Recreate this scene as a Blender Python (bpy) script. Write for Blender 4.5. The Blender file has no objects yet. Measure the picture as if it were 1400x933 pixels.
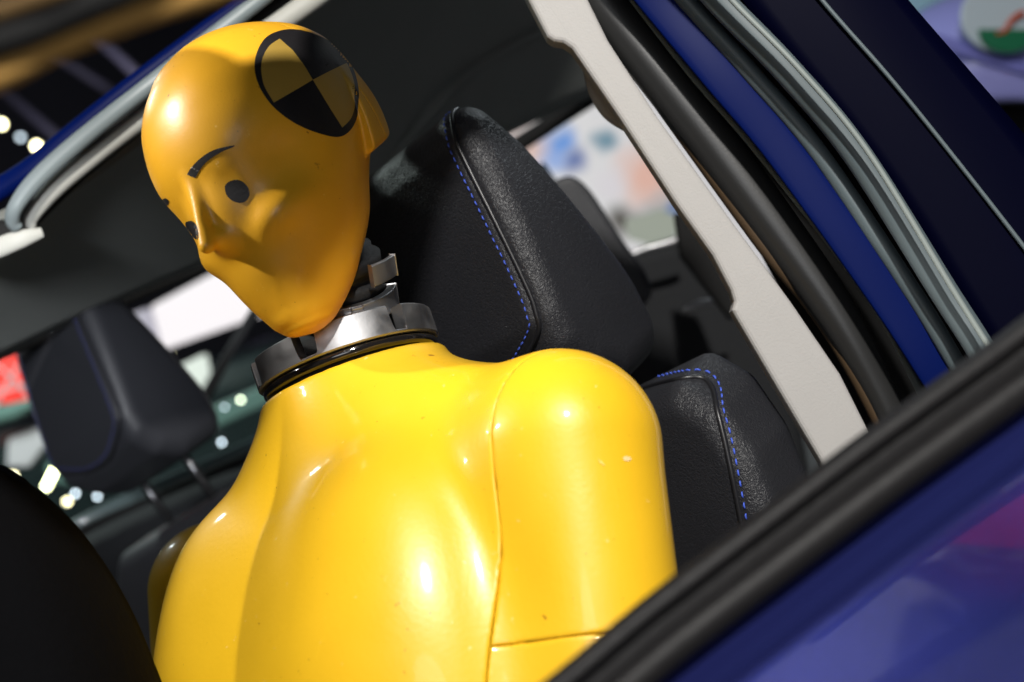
import bpy, bmesh, math, random, os
import numpy as np
from mathutils import Vector, Matrix
from mathutils.bvhtree import BVHTree

random.seed(7); rng = np.random.default_rng(7)
SC = bpy.context.scene
COL = SC.collection
R = math.radians

# ------------------------------------------------------------------ camera
CAM_LOC = Vector((0.75, 0.75, 1.20))
YAW, PITCH, ROLL, LENS = R(45), R(4), R(34), 50.0
FPX = 1400 * LENS / 36.0
_v = Vector((-math.cos(YAW) * math.cos(PITCH), -math.sin(YAW) * math.cos(PITCH), -math.sin(PITCH)))
_h = Vector((-math.sin(YAW), math.cos(YAW), 0))
_u = _h.cross(_v)
CX = _h * math.cos(ROLL) - _u * math.sin(ROLL)
CY = _h * math.sin(ROLL) + _u * math.cos(ROLL)
CZ = -_v
CM = Matrix((CX, CY, CZ)).transposed()          # camera axes as columns
cam_data = bpy.data.cameras.new("camera")
cam = bpy.data.objects.new("camera", cam_data); COL.objects.link(cam)
cam.matrix_world = Matrix.Translation(CAM_LOC) @ CM.to_4x4()
cam_data.lens = LENS; cam_data.sensor_width = 36; cam_data.clip_end = 200; cam_data.clip_start = 0.02
cam_data.dof.use_dof = True; cam_data.dof.focus_distance = 1.06; cam_data.dof.aperture_fstop = 4.2
SC.camera = cam

def W(px, py, d):
    """the place in the world seen at a point of the photograph, d metres in front of the camera"""
    return CAM_LOC + CM @ Vector(((px - 700) / FPX * d, (466.5 - py) / FPX * d, -d))
def D(x, y, z):
    return CM @ Vector((x, y, z))

# ------------------------------------------------------------------ world and lamps
world = bpy.data.worlds.new("World"); SC.world = world; world.use_nodes = True
wn = world.node_tree.nodes["Background"]
wn.inputs[0].default_value = (0.50, 0.56, 0.75, 1); wn.inputs[1].default_value = 0.045
SC.view_settings.view_transform = 'Standard'; SC.view_settings.look = 'None'
SC.view_settings.exposure = 0; SC.view_settings.gamma = 1

def lamp(name, loc, target, energy, size=0.3, color=(1, 1, 1), size_y=None, spread=180, label='', kind='AREA'):
    d = bpy.data.lights.new(name, kind); d.energy = energy; d.color = color
    if kind == 'AREA':
        d.shape = 'RECTANGLE' if size_y else 'DISK'; d.size = size
        if size_y: d.size_y = size_y
        d.spread = R(spread)
    else:
        d.shadow_soft_size = size; d.spot_size = R(spread); d.spot_blend = 0.3
    o = bpy.data.objects.new(name, d); COL.objects.link(o)
    o.location = loc
    o.rotation_euler = (Vector(target) - Vector(loc)).to_track_quat('-Z', 'Y').to_euler()
    o['label'] = label or 'exhibition or added fill lamp'; o['category'] = 'lamp'
    return o
L1 = CAM_LOC + D(-.05, 1.6, 0.75)
lamp('key_lamp', L1, W(600, 700, 1.0), 88, 0.12, (1, .97, .92))
lamp('left_lamp', CAM_LOC + D(-2.2, .90, -.80), W(240, 185, .98), 400, 0.07, (1, .95, .88), spread=5.9, kind='SPOT')
lamp('soft_hall_light', CAM_LOC + D(-.3, .6, 2.2), W(600, 500, 1.1), 17, 1.4, (.95, .97, 1))
lamp('rear_lamp', W(1100, 100, 2.2) + D(0, 1.2, 0), W(900, 400, 1.2), 6, .5, (.85, .95, 1))
lamp('sheet_fill', CAM_LOC + D(1.2, 1.6, 0.6), CAM_LOC + D(1.9, -.4, 1.2), 48, .3, (.95, .95, 1), spread=110)  # added fill that lights the unseen sheets mirrored in the door
lamp('far_car_fill', W(150, 640, 5) + Vector((0, 0, 2.2)) + D(0, 0, 1.2), W(150, 640, 5.2), 120, .5, (.85, 1, .95))  # fill light added to brighten the dark far car
lamp('headrest_fill', CAM_LOC + D(-.42, .10, .3), W(95, 530, 1.84), 190, .12, (.92, .95, 1), spread=11.5, kind='SPOT')  # narrow fill added beside the camera to bring up the far headrest
lamp('ceiling_fill', W(-100, 0, 7) - Vector((0, 0, 1.5)), W(-50, 20, 12) + Vector((0, 0, 3)), 70, 1.0, (.8, .75, 1))  # fill added to lift the unlit hall ceiling
# ------------------------------------------------------------------ materials
def new_mat(name):
    m = bpy.data.materials.new(name); m.use_nodes = True
    return m, m.node_tree, m.node_tree.nodes['Principled BSDF']
def mat(name, color, rough=0.5, metal=0.0, coat=0.0, coat_rough=0.05, spec=0.5, bump=None, var=0.0, sheen=0.0,
        rough_var=0.0, trans=0.0, ior=1.45, emit=None, emit_s=0, var_scale=8):
    m, nt, b = new_mat(name)
    b.inputs['Base Color'].default_value = (*color, 1); b.inputs['Roughness'].default_value = rough
    b.inputs['Metallic'].default_value = metal; b.inputs['Coat Weight'].default_value = coat
    b.inputs['Coat Roughness'].default_value = coat_rough; b.inputs['Specular IOR Level'].default_value = spec
    b.inputs['Sheen Weight'].default_value = sheen; b.inputs['Transmission Weight'].default_value = trans
    b.inputs['IOR'].default_value = ior
    if emit: b.inputs['Emission Color'].default_value = (*emit, 1); b.inputs['Emission Strength'].default_value = emit_s
    tc = nt.nodes.new('ShaderNodeTexCoord')
    if var:
        n = nt.nodes.new('ShaderNodeTexNoise'); n.inputs['Scale'].default_value = var_scale; n.inputs['Detail'].default_value = 6
        nt.links.new(tc.outputs['Object'], n.inputs['Vector'])
        r = nt.nodes.new('ShaderNodeMapRange'); r.inputs[3].default_value = 1 - var; r.inputs[4].default_value = 1 + var
        nt.links.new(n.outputs['Fac'], r.inputs[0])
        mx = nt.nodes.new('ShaderNodeVectorMath'); mx.operation = 'SCALE'; mx.inputs[0].default_value = color
        nt.links.new(r.outputs[0], mx.inputs['Scale']); nt.links.new(mx.outputs[0], b.inputs['Base Color'])
    if rough_var:
        n = nt.nodes.new('ShaderNodeTexNoise'); n.inputs['Scale'].default_value = 14; n.inputs['Detail'].default_value = 8
        nt.links.new(tc.outputs['Object'], n.inputs['Vector'])
        r = nt.nodes.new('ShaderNodeMapRange'); r.inputs[1].default_value = 0.3; r.inputs[2].default_value = 0.7
        r.inputs[3].default_value = rough - rough_var; r.inputs[4].default_value = rough + rough_var
        nt.links.new(n.outputs['Fac'], r.inputs[0]); nt.links.new(r.outputs[0], b.inputs['Roughness'])
    if bump:
        scale, strength, kind = bump
        if kind == 'leather':
            w = nt.nodes.new('ShaderNodeTexNoise'); w.inputs['Scale'].default_value = scale * .35; w.inputs['Detail'].default_value = 3
            nt.links.new(tc.outputs['Object'], w.inputs['Vector'])
            mx = nt.nodes.new('ShaderNodeMixRGB'); mx.inputs[0].default_value = 0.008
            nt.links.new(tc.outputs['Object'], mx.inputs[1]); nt.links.new(w.outputs['Color'], mx.inputs[2])
            n = nt.nodes.new('ShaderNodeTexVoronoi'); n.feature = 'SMOOTH_F1'; n.inputs['Scale'].default_value = scale
            n.inputs['Smoothness'].default_value = 0.35
            nt.links.new(mx.outputs[0], n.inputs['Vector']); out = n.outputs['Distance']
            inv = -1
        else:
            n = nt.nodes.new('ShaderNodeTexNoise'); n.inputs['Scale'].default_value = scale; n.inputs['Detail'].default_value = 6
            nt.links.new(tc.outputs['Object'], n.inputs['Vector']); out = n.outputs['Fac']; inv = 1
        bp = nt.nodes.new('ShaderNodeBump'); bp.inputs['Strength'].default_value = abs(strength); bp.inputs['Distance'].default_value = 0.001
        bp.invert = inv < 0
        nt.links.new(out, bp.inputs['Height']); nt.links.new(bp.outputs[0], b.inputs['Normal'])
    return m

M = {}
M['yellow'] = mat('yellow_vinyl', (0.86, 0.50, 0.016), 0.40, coat=0.5, coat_rough=0.07, bump=(260, 0.12, 'noise'), rough_var=0.05)
M['yellow_head'] = mat('yellow_head_vinyl', (0.72, 0.365, 0.018), 0.38, spec=.35, coat=0.10, coat_rough=0.15, bump=(700, 0.10, 'noise'), rough_var=0.06)
def scuffs(m, dark, light, s1=55, s2=140):
    """sparse specks, rubbed spots and fine pits in the vinyl"""
    nt = m.node_tree; b = nt.nodes['Principled BSDF']; tc = nt.nodes.new('ShaderNodeTexCoord')
    base = tuple(b.inputs['Base Color'].default_value); cur = None
    big = nt.nodes.new('ShaderNodeTexNoise'); big.inputs['Scale'].default_value = 7; big.inputs['Detail'].default_value = 5
    nt.links.new(tc.outputs['Object'], big.inputs['Vector'])
    mx = nt.nodes.new('ShaderNodeMixRGB'); mx.blend_type = 'MULTIPLY'; mx.inputs[1].default_value = base
    r0 = nt.nodes.new('ShaderNodeMapRange'); r0.inputs[1].default_value = .3; r0.inputs[2].default_value = .7; r0.inputs[3].default_value = .93; r0.inputs[4].default_value = 1.05
    nt.links.new(big.outputs['Fac'], r0.inputs[0])
    cc = nt.nodes.new('ShaderNodeCombineColor'); [nt.links.new(r0.outputs[0], cc.inputs[k]) for k in range(3)]
    mx.inputs[0].default_value = 1; nt.links.new(cc.outputs[0], mx.inputs[2]); cur = mx.outputs[0]
    for sc, lo, hi, col in ((s1, .775, .80, dark), (s2, .76, .80, light), (230, .775, .80, dark)):
        n = nt.nodes.new('ShaderNodeTexNoise'); n.inputs['Scale'].default_value = sc; n.inputs['Detail'].default_value = 3; n.inputs['Roughness'].default_value = .6
        nt.links.new(tc.outputs['Object'], n.inputs['Vector'])
        r = nt.nodes.new('ShaderNodeMapRange'); r.inputs[1].default_value = lo - .06; r.inputs[2].default_value = hi - .04; nt.links.new(n.outputs['Fac'], r.inputs[0])
        x = nt.nodes.new('ShaderNodeMixRGB'); nt.links.new(r.outputs[0], x.inputs[0]); nt.links.new(cur, x.inputs[1]); x.inputs[2].default_value = (*col, 1); cur = x.outputs[0]
    nt.links.new(cur, b.inputs['Base Color'])
scuffs(M['yellow'], (.42, .19, .01), (.9, .62, .16))
scuffs(M['yellow_head'], (.30, .13, .01), (.8, .5, .12), 75, 180)
M['marker_black'] = mat('marker_black', (0.010, 0.009, 0.010), 0.5, bump=(400, 0.2, 'noise'))
M['marker_yellow'] = mat('marker_yellow', (0.33, 0.21, 0.035), 0.5, bump=(400, 0.2, 'noise'))
M['seam'] = mat('seam_dark', (0.10, 0.04, 0.005), 0.8)

# ------------------------------------------------------------------ mesh helpers
def obj(name, verts, faces, material, parent=None, smooth=True, mats=None, fmat=None):
    me = bpy.data.meshes.new(name); me.from_pydata([tuple(v) for v in verts], [], [tuple(f) for f in faces])
    for m in (mats or [material]): me.materials.append(m)
    if fmat is not None: me.polygons.foreach_set('material_index', fmat)
    if smooth: me.polygons.foreach_set('use_smooth', [True] * len(me.polygons))
    me.update()
    o = bpy.data.objects.new(name, me); COL.objects.link(o)
    if parent is not None: o.parent = parent; o.matrix_parent_inverse = world_of(parent).inverted()
    return o
def world_of(o):
    m = o.matrix_basis.copy()
    return m if o.parent is None else world_of(o.parent) @ o.matrix_parent_inverse @ m
def empty(name, loc, label=None, cat=None, group=None, kind=None, parent=None):
    o = bpy.data.objects.new(name, None); COL.objects.link(o); o.empty_display_size = 0.05
    o.location = loc
    if parent is not None: o.parent = parent; o.matrix_parent_inverse = world_of(parent).inverted()
    return tag(o, label, cat, group, kind)
def tag(o, label=None, cat=None, group=None, kind=None):
    if label: o['label'] = label
    if cat: o['category'] = cat
    if group: o['group'] = group
    if kind: o['kind'] = kind
    return o

def surface_nets(F, org, h):
    """smooth quad mesh of the zero level of a grid of values"""
    ins = F < 0
    nx, ny, nz = F.shape
    acc = np.zeros((nx - 1, ny - 1, nz - 1, 3)); cnt = np.zeros((nx - 1, ny - 1, nz - 1))
    offs = [(0,0,0),(1,0,0),(0,1,0),(1,1,0),(0,0,1),(1,0,1),(0,1,1),(1,1,1)]
    def S(A, o): return A[o[0]:nx - 1 + o[0], o[1]:ny - 1 + o[1], o[2]:nz - 1 + o[2]]
    for a in offs:
        for ax in range(3):
            if a[ax]: continue
            b = list(a); b[ax] = 1; b = tuple(b)
            fa, fb = S(F, a), S(F, b)
            m = (fa < 0) != (fb < 0)
            t = np.where(m, fa / np.where(m, fa - fb, 1), 0)
            for k in range(3):
                acc[..., k] += np.where(m, (a[k] + t) if k == ax else a[k], 0)
            cnt += m
    idx = -np.ones(cnt.shape, int); act = cnt > 0
    idx[act] = np.arange(act.sum())
    I = np.argwhere(act)
    V = (I + acc[act] / cnt[act][:, None]) * h + np.array(org)
    quads = []
    for ax in range(3):
        b1, b2 = [(1, 2), (2, 0), (0, 1)][ax]
        A = [slice(1, -1)] * 3; B = [slice(1, -1)] * 3
        A[ax] = slice(0, -1); B[ax] = slice(1, None)
        fa, fb = ins[tuple(A)], ins[tuple(B)]
        pos = np.argwhere(fa != fb)
        if len(pos) == 0: continue
        flip = fa[tuple(pos.T)]
        base = pos.copy(); base[:, b1] += 1; base[:, b2] += 1     # grid vertex
        e1 = np.zeros(3, int); e1[b1] = 1; e2 = np.zeros(3, int); e2[b2] = 1
        q = np.stack([idx[tuple((base - e1 - e2).T)], idx[tuple((base - e2).T)], idx[tuple(base.T)], idx[tuple((base - e1).T)]], 1)
        q[~flip] = q[~flip][:, ::-1]
        quads.append(q)
    return V, np.concatenate(quads)

def grid(lo, hi, h):
    ax = [np.arange(lo[k], hi[k] + h, h) for k in range(3)]
    return np.meshgrid(*ax, indexing='ij')
def ell(P, c, r, Rm=None):
    q = [P[k] - c[k] for k in range(3)]
    if Rm is not None: q = [sum(Rm[j][k] * q[j] for j in range(3)) for k in range(3)]
    k0 = np.sqrt(sum((q[k] / r[k]) ** 2 for k in range(3))); k1 = np.sqrt(sum((q[k] / r[k] ** 2) ** 2 for k in range(3)))
    return k0 * (k0 - 1) / np.maximum(k1, 1e-9)
def cone(P, a, b, ra, rb, flat=None):
    a = np.array(a, float); b = np.array(b, float); d = b - a; L2 = d @ d
    t = np.clip(sum((P[k] - a[k]) * d[k] for k in range(3)) / L2, 0, 1)
    return np.sqrt(sum((P[k] - a[k] - t * d[k]) ** 2 for k in range(3))) - (ra + t * (rb - ra))
def su(a, b, k):
    h = np.clip(0.5 + 0.5 * (b - a) / k, 0, 1); return b + (a - b) * h - k * h * (1 - h)
def ss(a, b, k):            # a minus b
    return -su(-a, b, k)
def rot(ax, deg):
    return np.array(Matrix.Rotation(R(deg), 3, ax))
def norm_sdf(F, h):
    g = np.gradient(F, h); n = np.sqrt(sum(x * x for x in g)); return F / np.clip(n, 0.3, 8)

def cr(tab, x):
    """smooth interpolation of a table of (x, y, ...) rows"""
    t = np.array(sorted(tab), float); xs = t[:, 0]; out = []
    x = np.clip(x, xs[0], xs[-1]); i = np.clip(np.searchsorted(xs, x) - 1, 0, len(xs) - 2)
    hh = xs[i + 1] - xs[i]; u = (x - xs[i]) / hh
    for k in range(1, t.shape[1]):
        y = t[:, k]; m = np.gradient(y, xs)
        out.append((2*u**3 - 3*u**2 + 1) * y[i] + (u**3 - 2*u**2 + u) * hh * m[i] + (-2*u**3 + 3*u**2) * y[i + 1] + (u**3 - u**2) * hh * m[i + 1])
    return out
# ------------------------------------------------------------------ crash test dummy
dummy = empty('crash_test_dummy', (-0.05, 0.0, 0.55), 'bald glossy yellow crash test dummy with a black target on its temple', 'crash test dummy')

HU = Vector((-0.44, 0.89, -0.08)).normalized()
HF = Vector((-0.56, -0.18, 0.805)); HF = (HF - HU * HF.dot(HU)).normalized()
HL = HU.cross(HF)
HC = Vector((-0.1755, 0.1235, -1.0717))
HM = np.array([list(HF), list(HL), list(HU)])       # rows: local axes in camera space
CMn = np.array(CM); CL = np.array(CAM_LOC)
def head_to_world(V):
    return (V @ HM + np.array(HC)) @ CMn.T + CL
def head_local(px, py):
    d = np.array([(px - 700) / FPX, (466.5 - py) / FPX, -1.0]); d /= np.linalg.norm(d)
    return HM @ (-np.array(HC)), HM @ d

def head_sdf(P):
    x, y, z = P
    #        z      xf     xb     w
    tab = [(-.1235, .040, .034, .003), (-.120, .054, .024, .013), (-.113, .062, .012, .0215), (-.100, .068, -.006, .031), (-.08, .0745, -.026, .042), (-.055, .0785, -.047, .054),
           (-.030, .080, -.059, .063), (-.005, .086, -.074, .071), (.020, .091, -.086, .076), (.045, .089, -.094, .077),
           (.070, .080, -.092, .073), (.090, .065, -.083, .063), (.105, .048, -.066, .047), (.114, .026, -.044, .028), (.1185, .002, -.014, .008)]
    xf, xb, w = cr(tab, z)
    c = (xf + xb) / 2; a = np.maximum((xf - xb) / 2, .002); w = np.maximum(w, .002)
    n = 2.15
    rho = ((np.abs(x - c) / a) ** n + (np.abs(y) / w) ** n) ** (1 / n)
    F = (rho - 1) * np.minimum(a, w)
    F = np.where(z > .1185, np.maximum(F, z - .1185), F); F = -su(-F, .1225 + z, .007)
    return F
def head_feat(P, F):
    x, y, z = P; ya = np.abs(y); Q = (x, ya, z)
    # the skull cap: wider than the jaw, cut off flat below
    cap = ell(P, (-.004, 0, .022), (.1045, .080, .0965))
    cap = np.maximum(cap, x + .03)
    low = -(z + .011 + (x + .05) * .35)
    cap = -su(-cap, -low, .004)
    F = su(F, cap, .003)
    def bump(c, r, amp, Rm=None, m=True):
        q = [(Q if m else P)[k] - c[k] for k in range(3)]
        if Rm is not None: q = [sum(Rm[j][k] * q[j] for j in range(3)) for k in range(3)]
        return amp * np.exp(-sum((q[k] / r[k]) ** 2 for k in range(3)))
    # eye sockets under a brow shelf, temple hollow
    F = F - bump((.062, .043, -.041), (.026, .020, .013), .0065, rot('Z', -45) @ rot('Y', 15))
    F = F + bump((.052, .057, -.008), (.024, .02, .020), .0045)
    F = F + bump((.076, .030, -.060), (.02, .016, .014), .0004)
    F = ss(F, ell(Q, (.099, .0395, -.015), (.019, .027, .020), rot('Y', 10)), .007)
    # nose
    F = su(F, ell(P, (.0655, 0, -.022), (.0235, .0255, .034)), .010)
    F = su(F, cone(P, (.084, 0, .010), (.1000, 0, -.042), .0034, .0054), .008)
    F = su(F, ell(P, (.081, 0, -.0415), (.0145, .0100, .0062), rot('Y', -14)), .009)
    return F
h = 0.0014
P = grid((-.115, -.085, -.135), (.12, .085, .125), h)
F = norm_sdf(head_sdf(P), h); F = head_feat(P, F)
V, Q = surface_nets(F, (P[0][0,0,0], P[1][0,0,0], P[2][0,0,0]), h)
def split_mesh(V, Q, planes, pick, lip=.004, gap=.0004):
    """cut a closed mesh along planes, keep what pick() takes, turn the cut edges inwards to make a seam"""
    bm = bmesh.new(); vs = [bm.verts.new(v) for v in V]
    for q in Q: bm.faces.new([vs[i] for i in q])
    bm.normal_update()
    for co, no in planes:
        bmesh.ops.bisect_plane(bm, geom=bm.verts[:] + bm.edges[:] + bm.faces[:], plane_co=co, plane_no=no, dist=1e-5)
    bm.normal_update()
    nrm = None
    kill = [f for f in bm.faces if not pick(f.calc_center_median())]
    bnd_n = {}
    bmesh.ops.delete(bm, geom=kill, context='FACES')
    ed = [e for e in bm.edges if e.is_boundary]
    vn = {v: v.normal.copy() for e in ed for v in e.verts}
    inner = {}
    for v, n in vn.items():
        c = sum((f.calc_center_median() for f in v.link_faces), Vector()) / len(v.link_faces)
        t = c - v.co; t -= n * t.dot(n)
        if t.length > 1e-9: v.co += t.normalized() * gap
        inner[v] = bm.verts.new(v.co - n * lip)
        v.co -= n * gap * 1.2
    for e in ed:
        a, b = e.verts; f = e.link_faces[0]
        l = [x for x in f.loops if x.edge == e][0]
        p, q = l.vert, l.link_loop_next.vert
        bm.faces.new([q, p, inner[p], inner[q]])
    bm.normal_update(); bm.verts.index_update()
    VV = np.array([v.co[:] for v in bm.verts]); FF = [[v.index for v in f.verts] for f in bm.faces]
    bm.free(); return VV, FF
cap_planes = [((-.052, 0, 0), (1, 0, -.42)), ((-.05, 0, -.0125), (.35, 0, 1))]
def in_cap(c): return (c.x + .052) - .42 * c.z < 0 and (c.z + .0125) + .35 * (c.x + .05) > 0
Vh, Qh = split_mesh(V, Q, cap_planes, lambda c: not in_cap(c))
head = obj('head', head_to_world(Vh), Qh, M['yellow_head'], dummy)
Vc, Qc = split_mesh(V, Q, cap_planes, in_cap)
obj('skull_cap', head_to_world(Vc), Qc, M['yellow_head'], head)
head_bvh = BVHTree.FromPolygons([Vector(v) for v in head_to_world(V)], [tuple(q) for q in Q])

def decal(name, poly, m, parent, bvh, step=2.0, off=.0004, mats=None, fm=None, thick=.0003):
    """a thin painted shape lying on a surface, given by its outline in the photograph"""
    xs = [p[0] for p in poly]; ys = [p[1] for p in poly]
    nx = int((max(xs) - min(xs)) / step) + 2; ny = int((max(ys) - min(ys)) / step) + 2
    bm = bmesh.new()
    vs = [bm.verts.new((x, y, 0)) for x, y in poly]
    f = bm.faces.new(vs)
    bmesh.ops.triangulate(bm, faces=[f])
    for k in range(nx + 1):
        bmesh.ops.bisect_plane(bm, geom=bm.verts[:] + bm.edges[:] + bm.faces[:], plane_co=(min(xs) + k * step, 0, 0), plane_no=(1, 0, 0))
    for k in range(ny + 1):
        bmesh.ops.bisect_plane(bm, geom=bm.verts[:] + bm.edges[:] + bm.faces[:], plane_co=(0, min(ys) + k * step, 0), plane_no=(0, 1, 0))
    bad = []
    fmat = []
    for f in bm.faces:
        c = f.calc_center_median(); f.material_index = fm(c.x, c.y) if fm else 0
    for v in bm.verts:
        tgt = W(v.co.x, v.co.y, 1.0); d = (tgt - CAM_LOC).normalized()
        loc, n, i, dist = bvh.ray_cast(CAM_LOC, d)
        if loc is None: bad.append(v); continue
        if n.dot(d) > 0: n = -n
        v.co = loc + n * off
    bmesh.ops.delete(bm, geom=bad, context='VERTS')
    bmesh.ops.recalc_face_normals(bm, faces=bm.faces[:])
    bm.normal_update()
    if bm.faces and sum(f.normal.dot(f.calc_center_median() - CAM_LOC) for f in bm.faces) > 0:
        bmesh.ops.reverse_faces(bm, faces=bm.faces[:])
    me = bpy.data.meshes.new(name); bm.to_mesh(me); bm.free()
    for x in (mats or [m]): me.materials.append(x)
    me.polygons.foreach_set('use_smooth', [True] * len(me.polygons))
    o = bpy.data.objects.new(name, me); COL.objects.link(o)
    o.parent = parent; o.matrix_parent_inverse = world_of(parent).inverted()
    return o
def smooth_poly(pts, n=6, closed=True):
    out = []; N = len(pts)
    for i in range(N if closed else N - 1):
        p0, p1, p2, p3 = [np.array(pts[j % N] if closed else pts[min(max(j, 0), N - 1)], float) for j in (i - 1, i, i + 1, i + 2)]
        for k in range(n):
            t = k / n
            out.append(tuple(0.5 * ((2 * p1) + (-p0 + p2) * t + (2*p0 - 5*p1 + 4*p2 - p3) * t*t + (-p0 + 3*p1 - 3*p2 + p3) * t**3)))
    if not closed: out.append(tuple(map(float, pts[-1])))
    return out
eye_l = smooth_poly([(308, 254), (317, 247), (329, 247), (339, 256), (341, 268), (333, 277), (320, 276), (310, 267)])
decal('eye', eye_l, M['marker_black'], head, head_bvh)
eye_r = smooth_poly([(254, 305), (262, 302), (268, 307), (271, 318), (270, 327), (264, 324), (257, 315)])
decal('eye', eye_r, M['marker_black'], head, head_bvh, 1.5)
brow_l = smooth_poly([(256, 239), (262, 229), (275, 216), (291, 206), (308, 201), (321, 199)], closed=False) + smooth_poly([(320, 201), (303, 208), (287, 218), (276, 229), (267, 244)], closed=False)
decal('eyebrow', brow_l, M['marker_black'], head, head_bvh)
brow_r = smooth_poly([(222, 274), (227, 271), (231, 276), (228, 284), (229, 292), (225, 290), (221, 282)])
decal('eyebrow', brow_r, M['marker_black'], head, head_bvh, 1.5)
mk = smooth_poly([(348, 95), (352, 70), (366, 50), (392, 41), (420, 44), (452, 58), (476, 82), (488, 112), (490, 145), (483, 172), (466, 187), (440, 184), (405, 170), (375, 148), (356, 122)])
def quad(x, y):
    # centre (427,109); one line to (382,54)/(466,175), the other to (372,140)/(476,85)
    u = (x - 427) * (175 - 54) - (y - 110) * (466 - 382); v = (x - 427) * (85 - 140) - (y - 110) * (476 - 372)
    return (u > 0) == (v > 0)
inner = smooth_poly([(357, 95), (360, 75), (382, 54), (405, 52), (440, 62), (473, 87), (484, 118), (484, 150), (478, 168), (466, 176), (440, 172), (405, 158), (375, 141), (361, 118)])
target_marker = decal('target_marker', mk, M['marker_black'], head, head_bvh, 3)
def lens_part(path): return decal('target_quadrant', path, M['marker_yellow'], head, head_bvh, 3, off=.0007)
lens_part(smooth_poly([(382, 54), (368, 64), (359, 80), (357, 97), (361, 118), (374, 141)], closed=False) + [(400, 126), (427, 110), (415, 90), (400, 70)])
lens_part([(427, 110), (450, 98), (473, 87)] + smooth_poly([(475, 90), (483, 112), (485, 140), (479, 162), (467, 175)], closed=False) + [(448, 145)])

# ---- torso
TO = W(477, 495, 1.115)                      # middle of the foot of the metal collar
_rec, _yaw, _lean = R(33), R(6), R(5)
_fw = Vector((math.cos(_yaw), math.sin(_yaw), 0)); TL = Vector((-math.sin(_yaw), math.cos(_yaw), 0))
TU = (Vector((0, 0, 1)) * math.cos(_rec) - _fw * math.sin(_rec)); TU = (TU + TL * math.tan(_lean)).normalized(); TL = (TL - TU * TL.dot(TU)).normalized(); TF = TL.cross(TU)
RN = D(-.333, .93, -.17).normalized()         # the collar is tilted forward against the chest
RNl = np.array([RN.dot(TF), RN.dot(TL), RN.dot(TU)])
TM = np.array([list(TF), list(TL), list(TU)])
def t2w(V): return np.asarray(V) @ TM + np.array(TO)

def torso_sdf(P):
    x, y, z = P; Q = (x, np.abs(y), z)
    F = ell(Q, (.006, 0, -.38), (.130, .190, .30))                           # rib cage
    F = su(F, ell(Q, (.028, .078, -.290), (.076, .086, .185), rot('X', -10) @ rot('Y', 10)), .07)   # breast
    F = su(F, ell(P, (.055, 0, -.29), (.048, .055, .15)), .05)                  # breastbone
    F = su(F, cone(Q, (.000, .055, -.10), (.044, .072, -.24), .053, .060), .06)
    F = su(F, cone(Q, (.016, .134, -.16), (.060, .118, -.38), .030, .040), .04)   # ridge from shoulder to rib
    F = su(F, cone(P, (.0, 0, .02), (-.008, 0, -.075), .0705, .0745), .045)    # neck stump
    F = su(F, cone((x + np.clip(-y * .15, 0, 1), Q[1], z), (-.022, .03, -.062), (-.018, .185, -.112), .047, .052), .05)   # yoke
    # shoulder and upper arm
    far = y < 0                                                               # the far arm hangs wider and further back
    A = cone((np.where(far, x + .018, x), np.where(far, -y - .062, y), z), (-.018, .200, -.126), (-.008, .196, -.40), .061, .056)
    F = su(F, A, np.where(y > 0, .034, .010))
    F = -su(-F, -(x * RNl[0] + y * RNl[1] + z * RNl[2] + .0135), .004)
    return F
h = 0.0026
P = grid((-.17, -.33, -.48), (.18, .33, .012), h)
F = torso_sdf(P)
V, Q = surface_nets(F, (P[0][0,0,0], P[1][0,0,0], P[2][0,0,0]), h)

def arm_side(c, s): return .284 * c.x + s * c.y - .055 * c.z - .2138
cuts = [((0, s * .2138, 0), (.284, s, -.055)) for s in (1, -1)]
elbow = ((0, 0, -.2575), (-.10, 0, 1))
def below(c): return c.z + .2575 - .10 * c.x < 0
Vt, Qt = split_mesh(V, Q, cuts, lambda c: arm_side(c, 1) < 0 and arm_side(c, -1) < 0)
torso = obj('torso', t2w(Vt), Qt, M['yellow'], dummy)
for s_ in (1, -1):
    Va, Qa = split_mesh(V, Q, cuts + [elbow], lambda c: arm_side(c, s_) >= 0 and not below(c))
    obj('upper_arm', t2w(Va), Qa, M['yellow'], dummy)
    Va, Qa = split_mesh(V, Q, cuts + [elbow], lambda c: arm_side(c, s_) >= 0 and below(c))
    obj('forearm', t2w(Va), Qa, M['yellow'], dummy)

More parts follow.
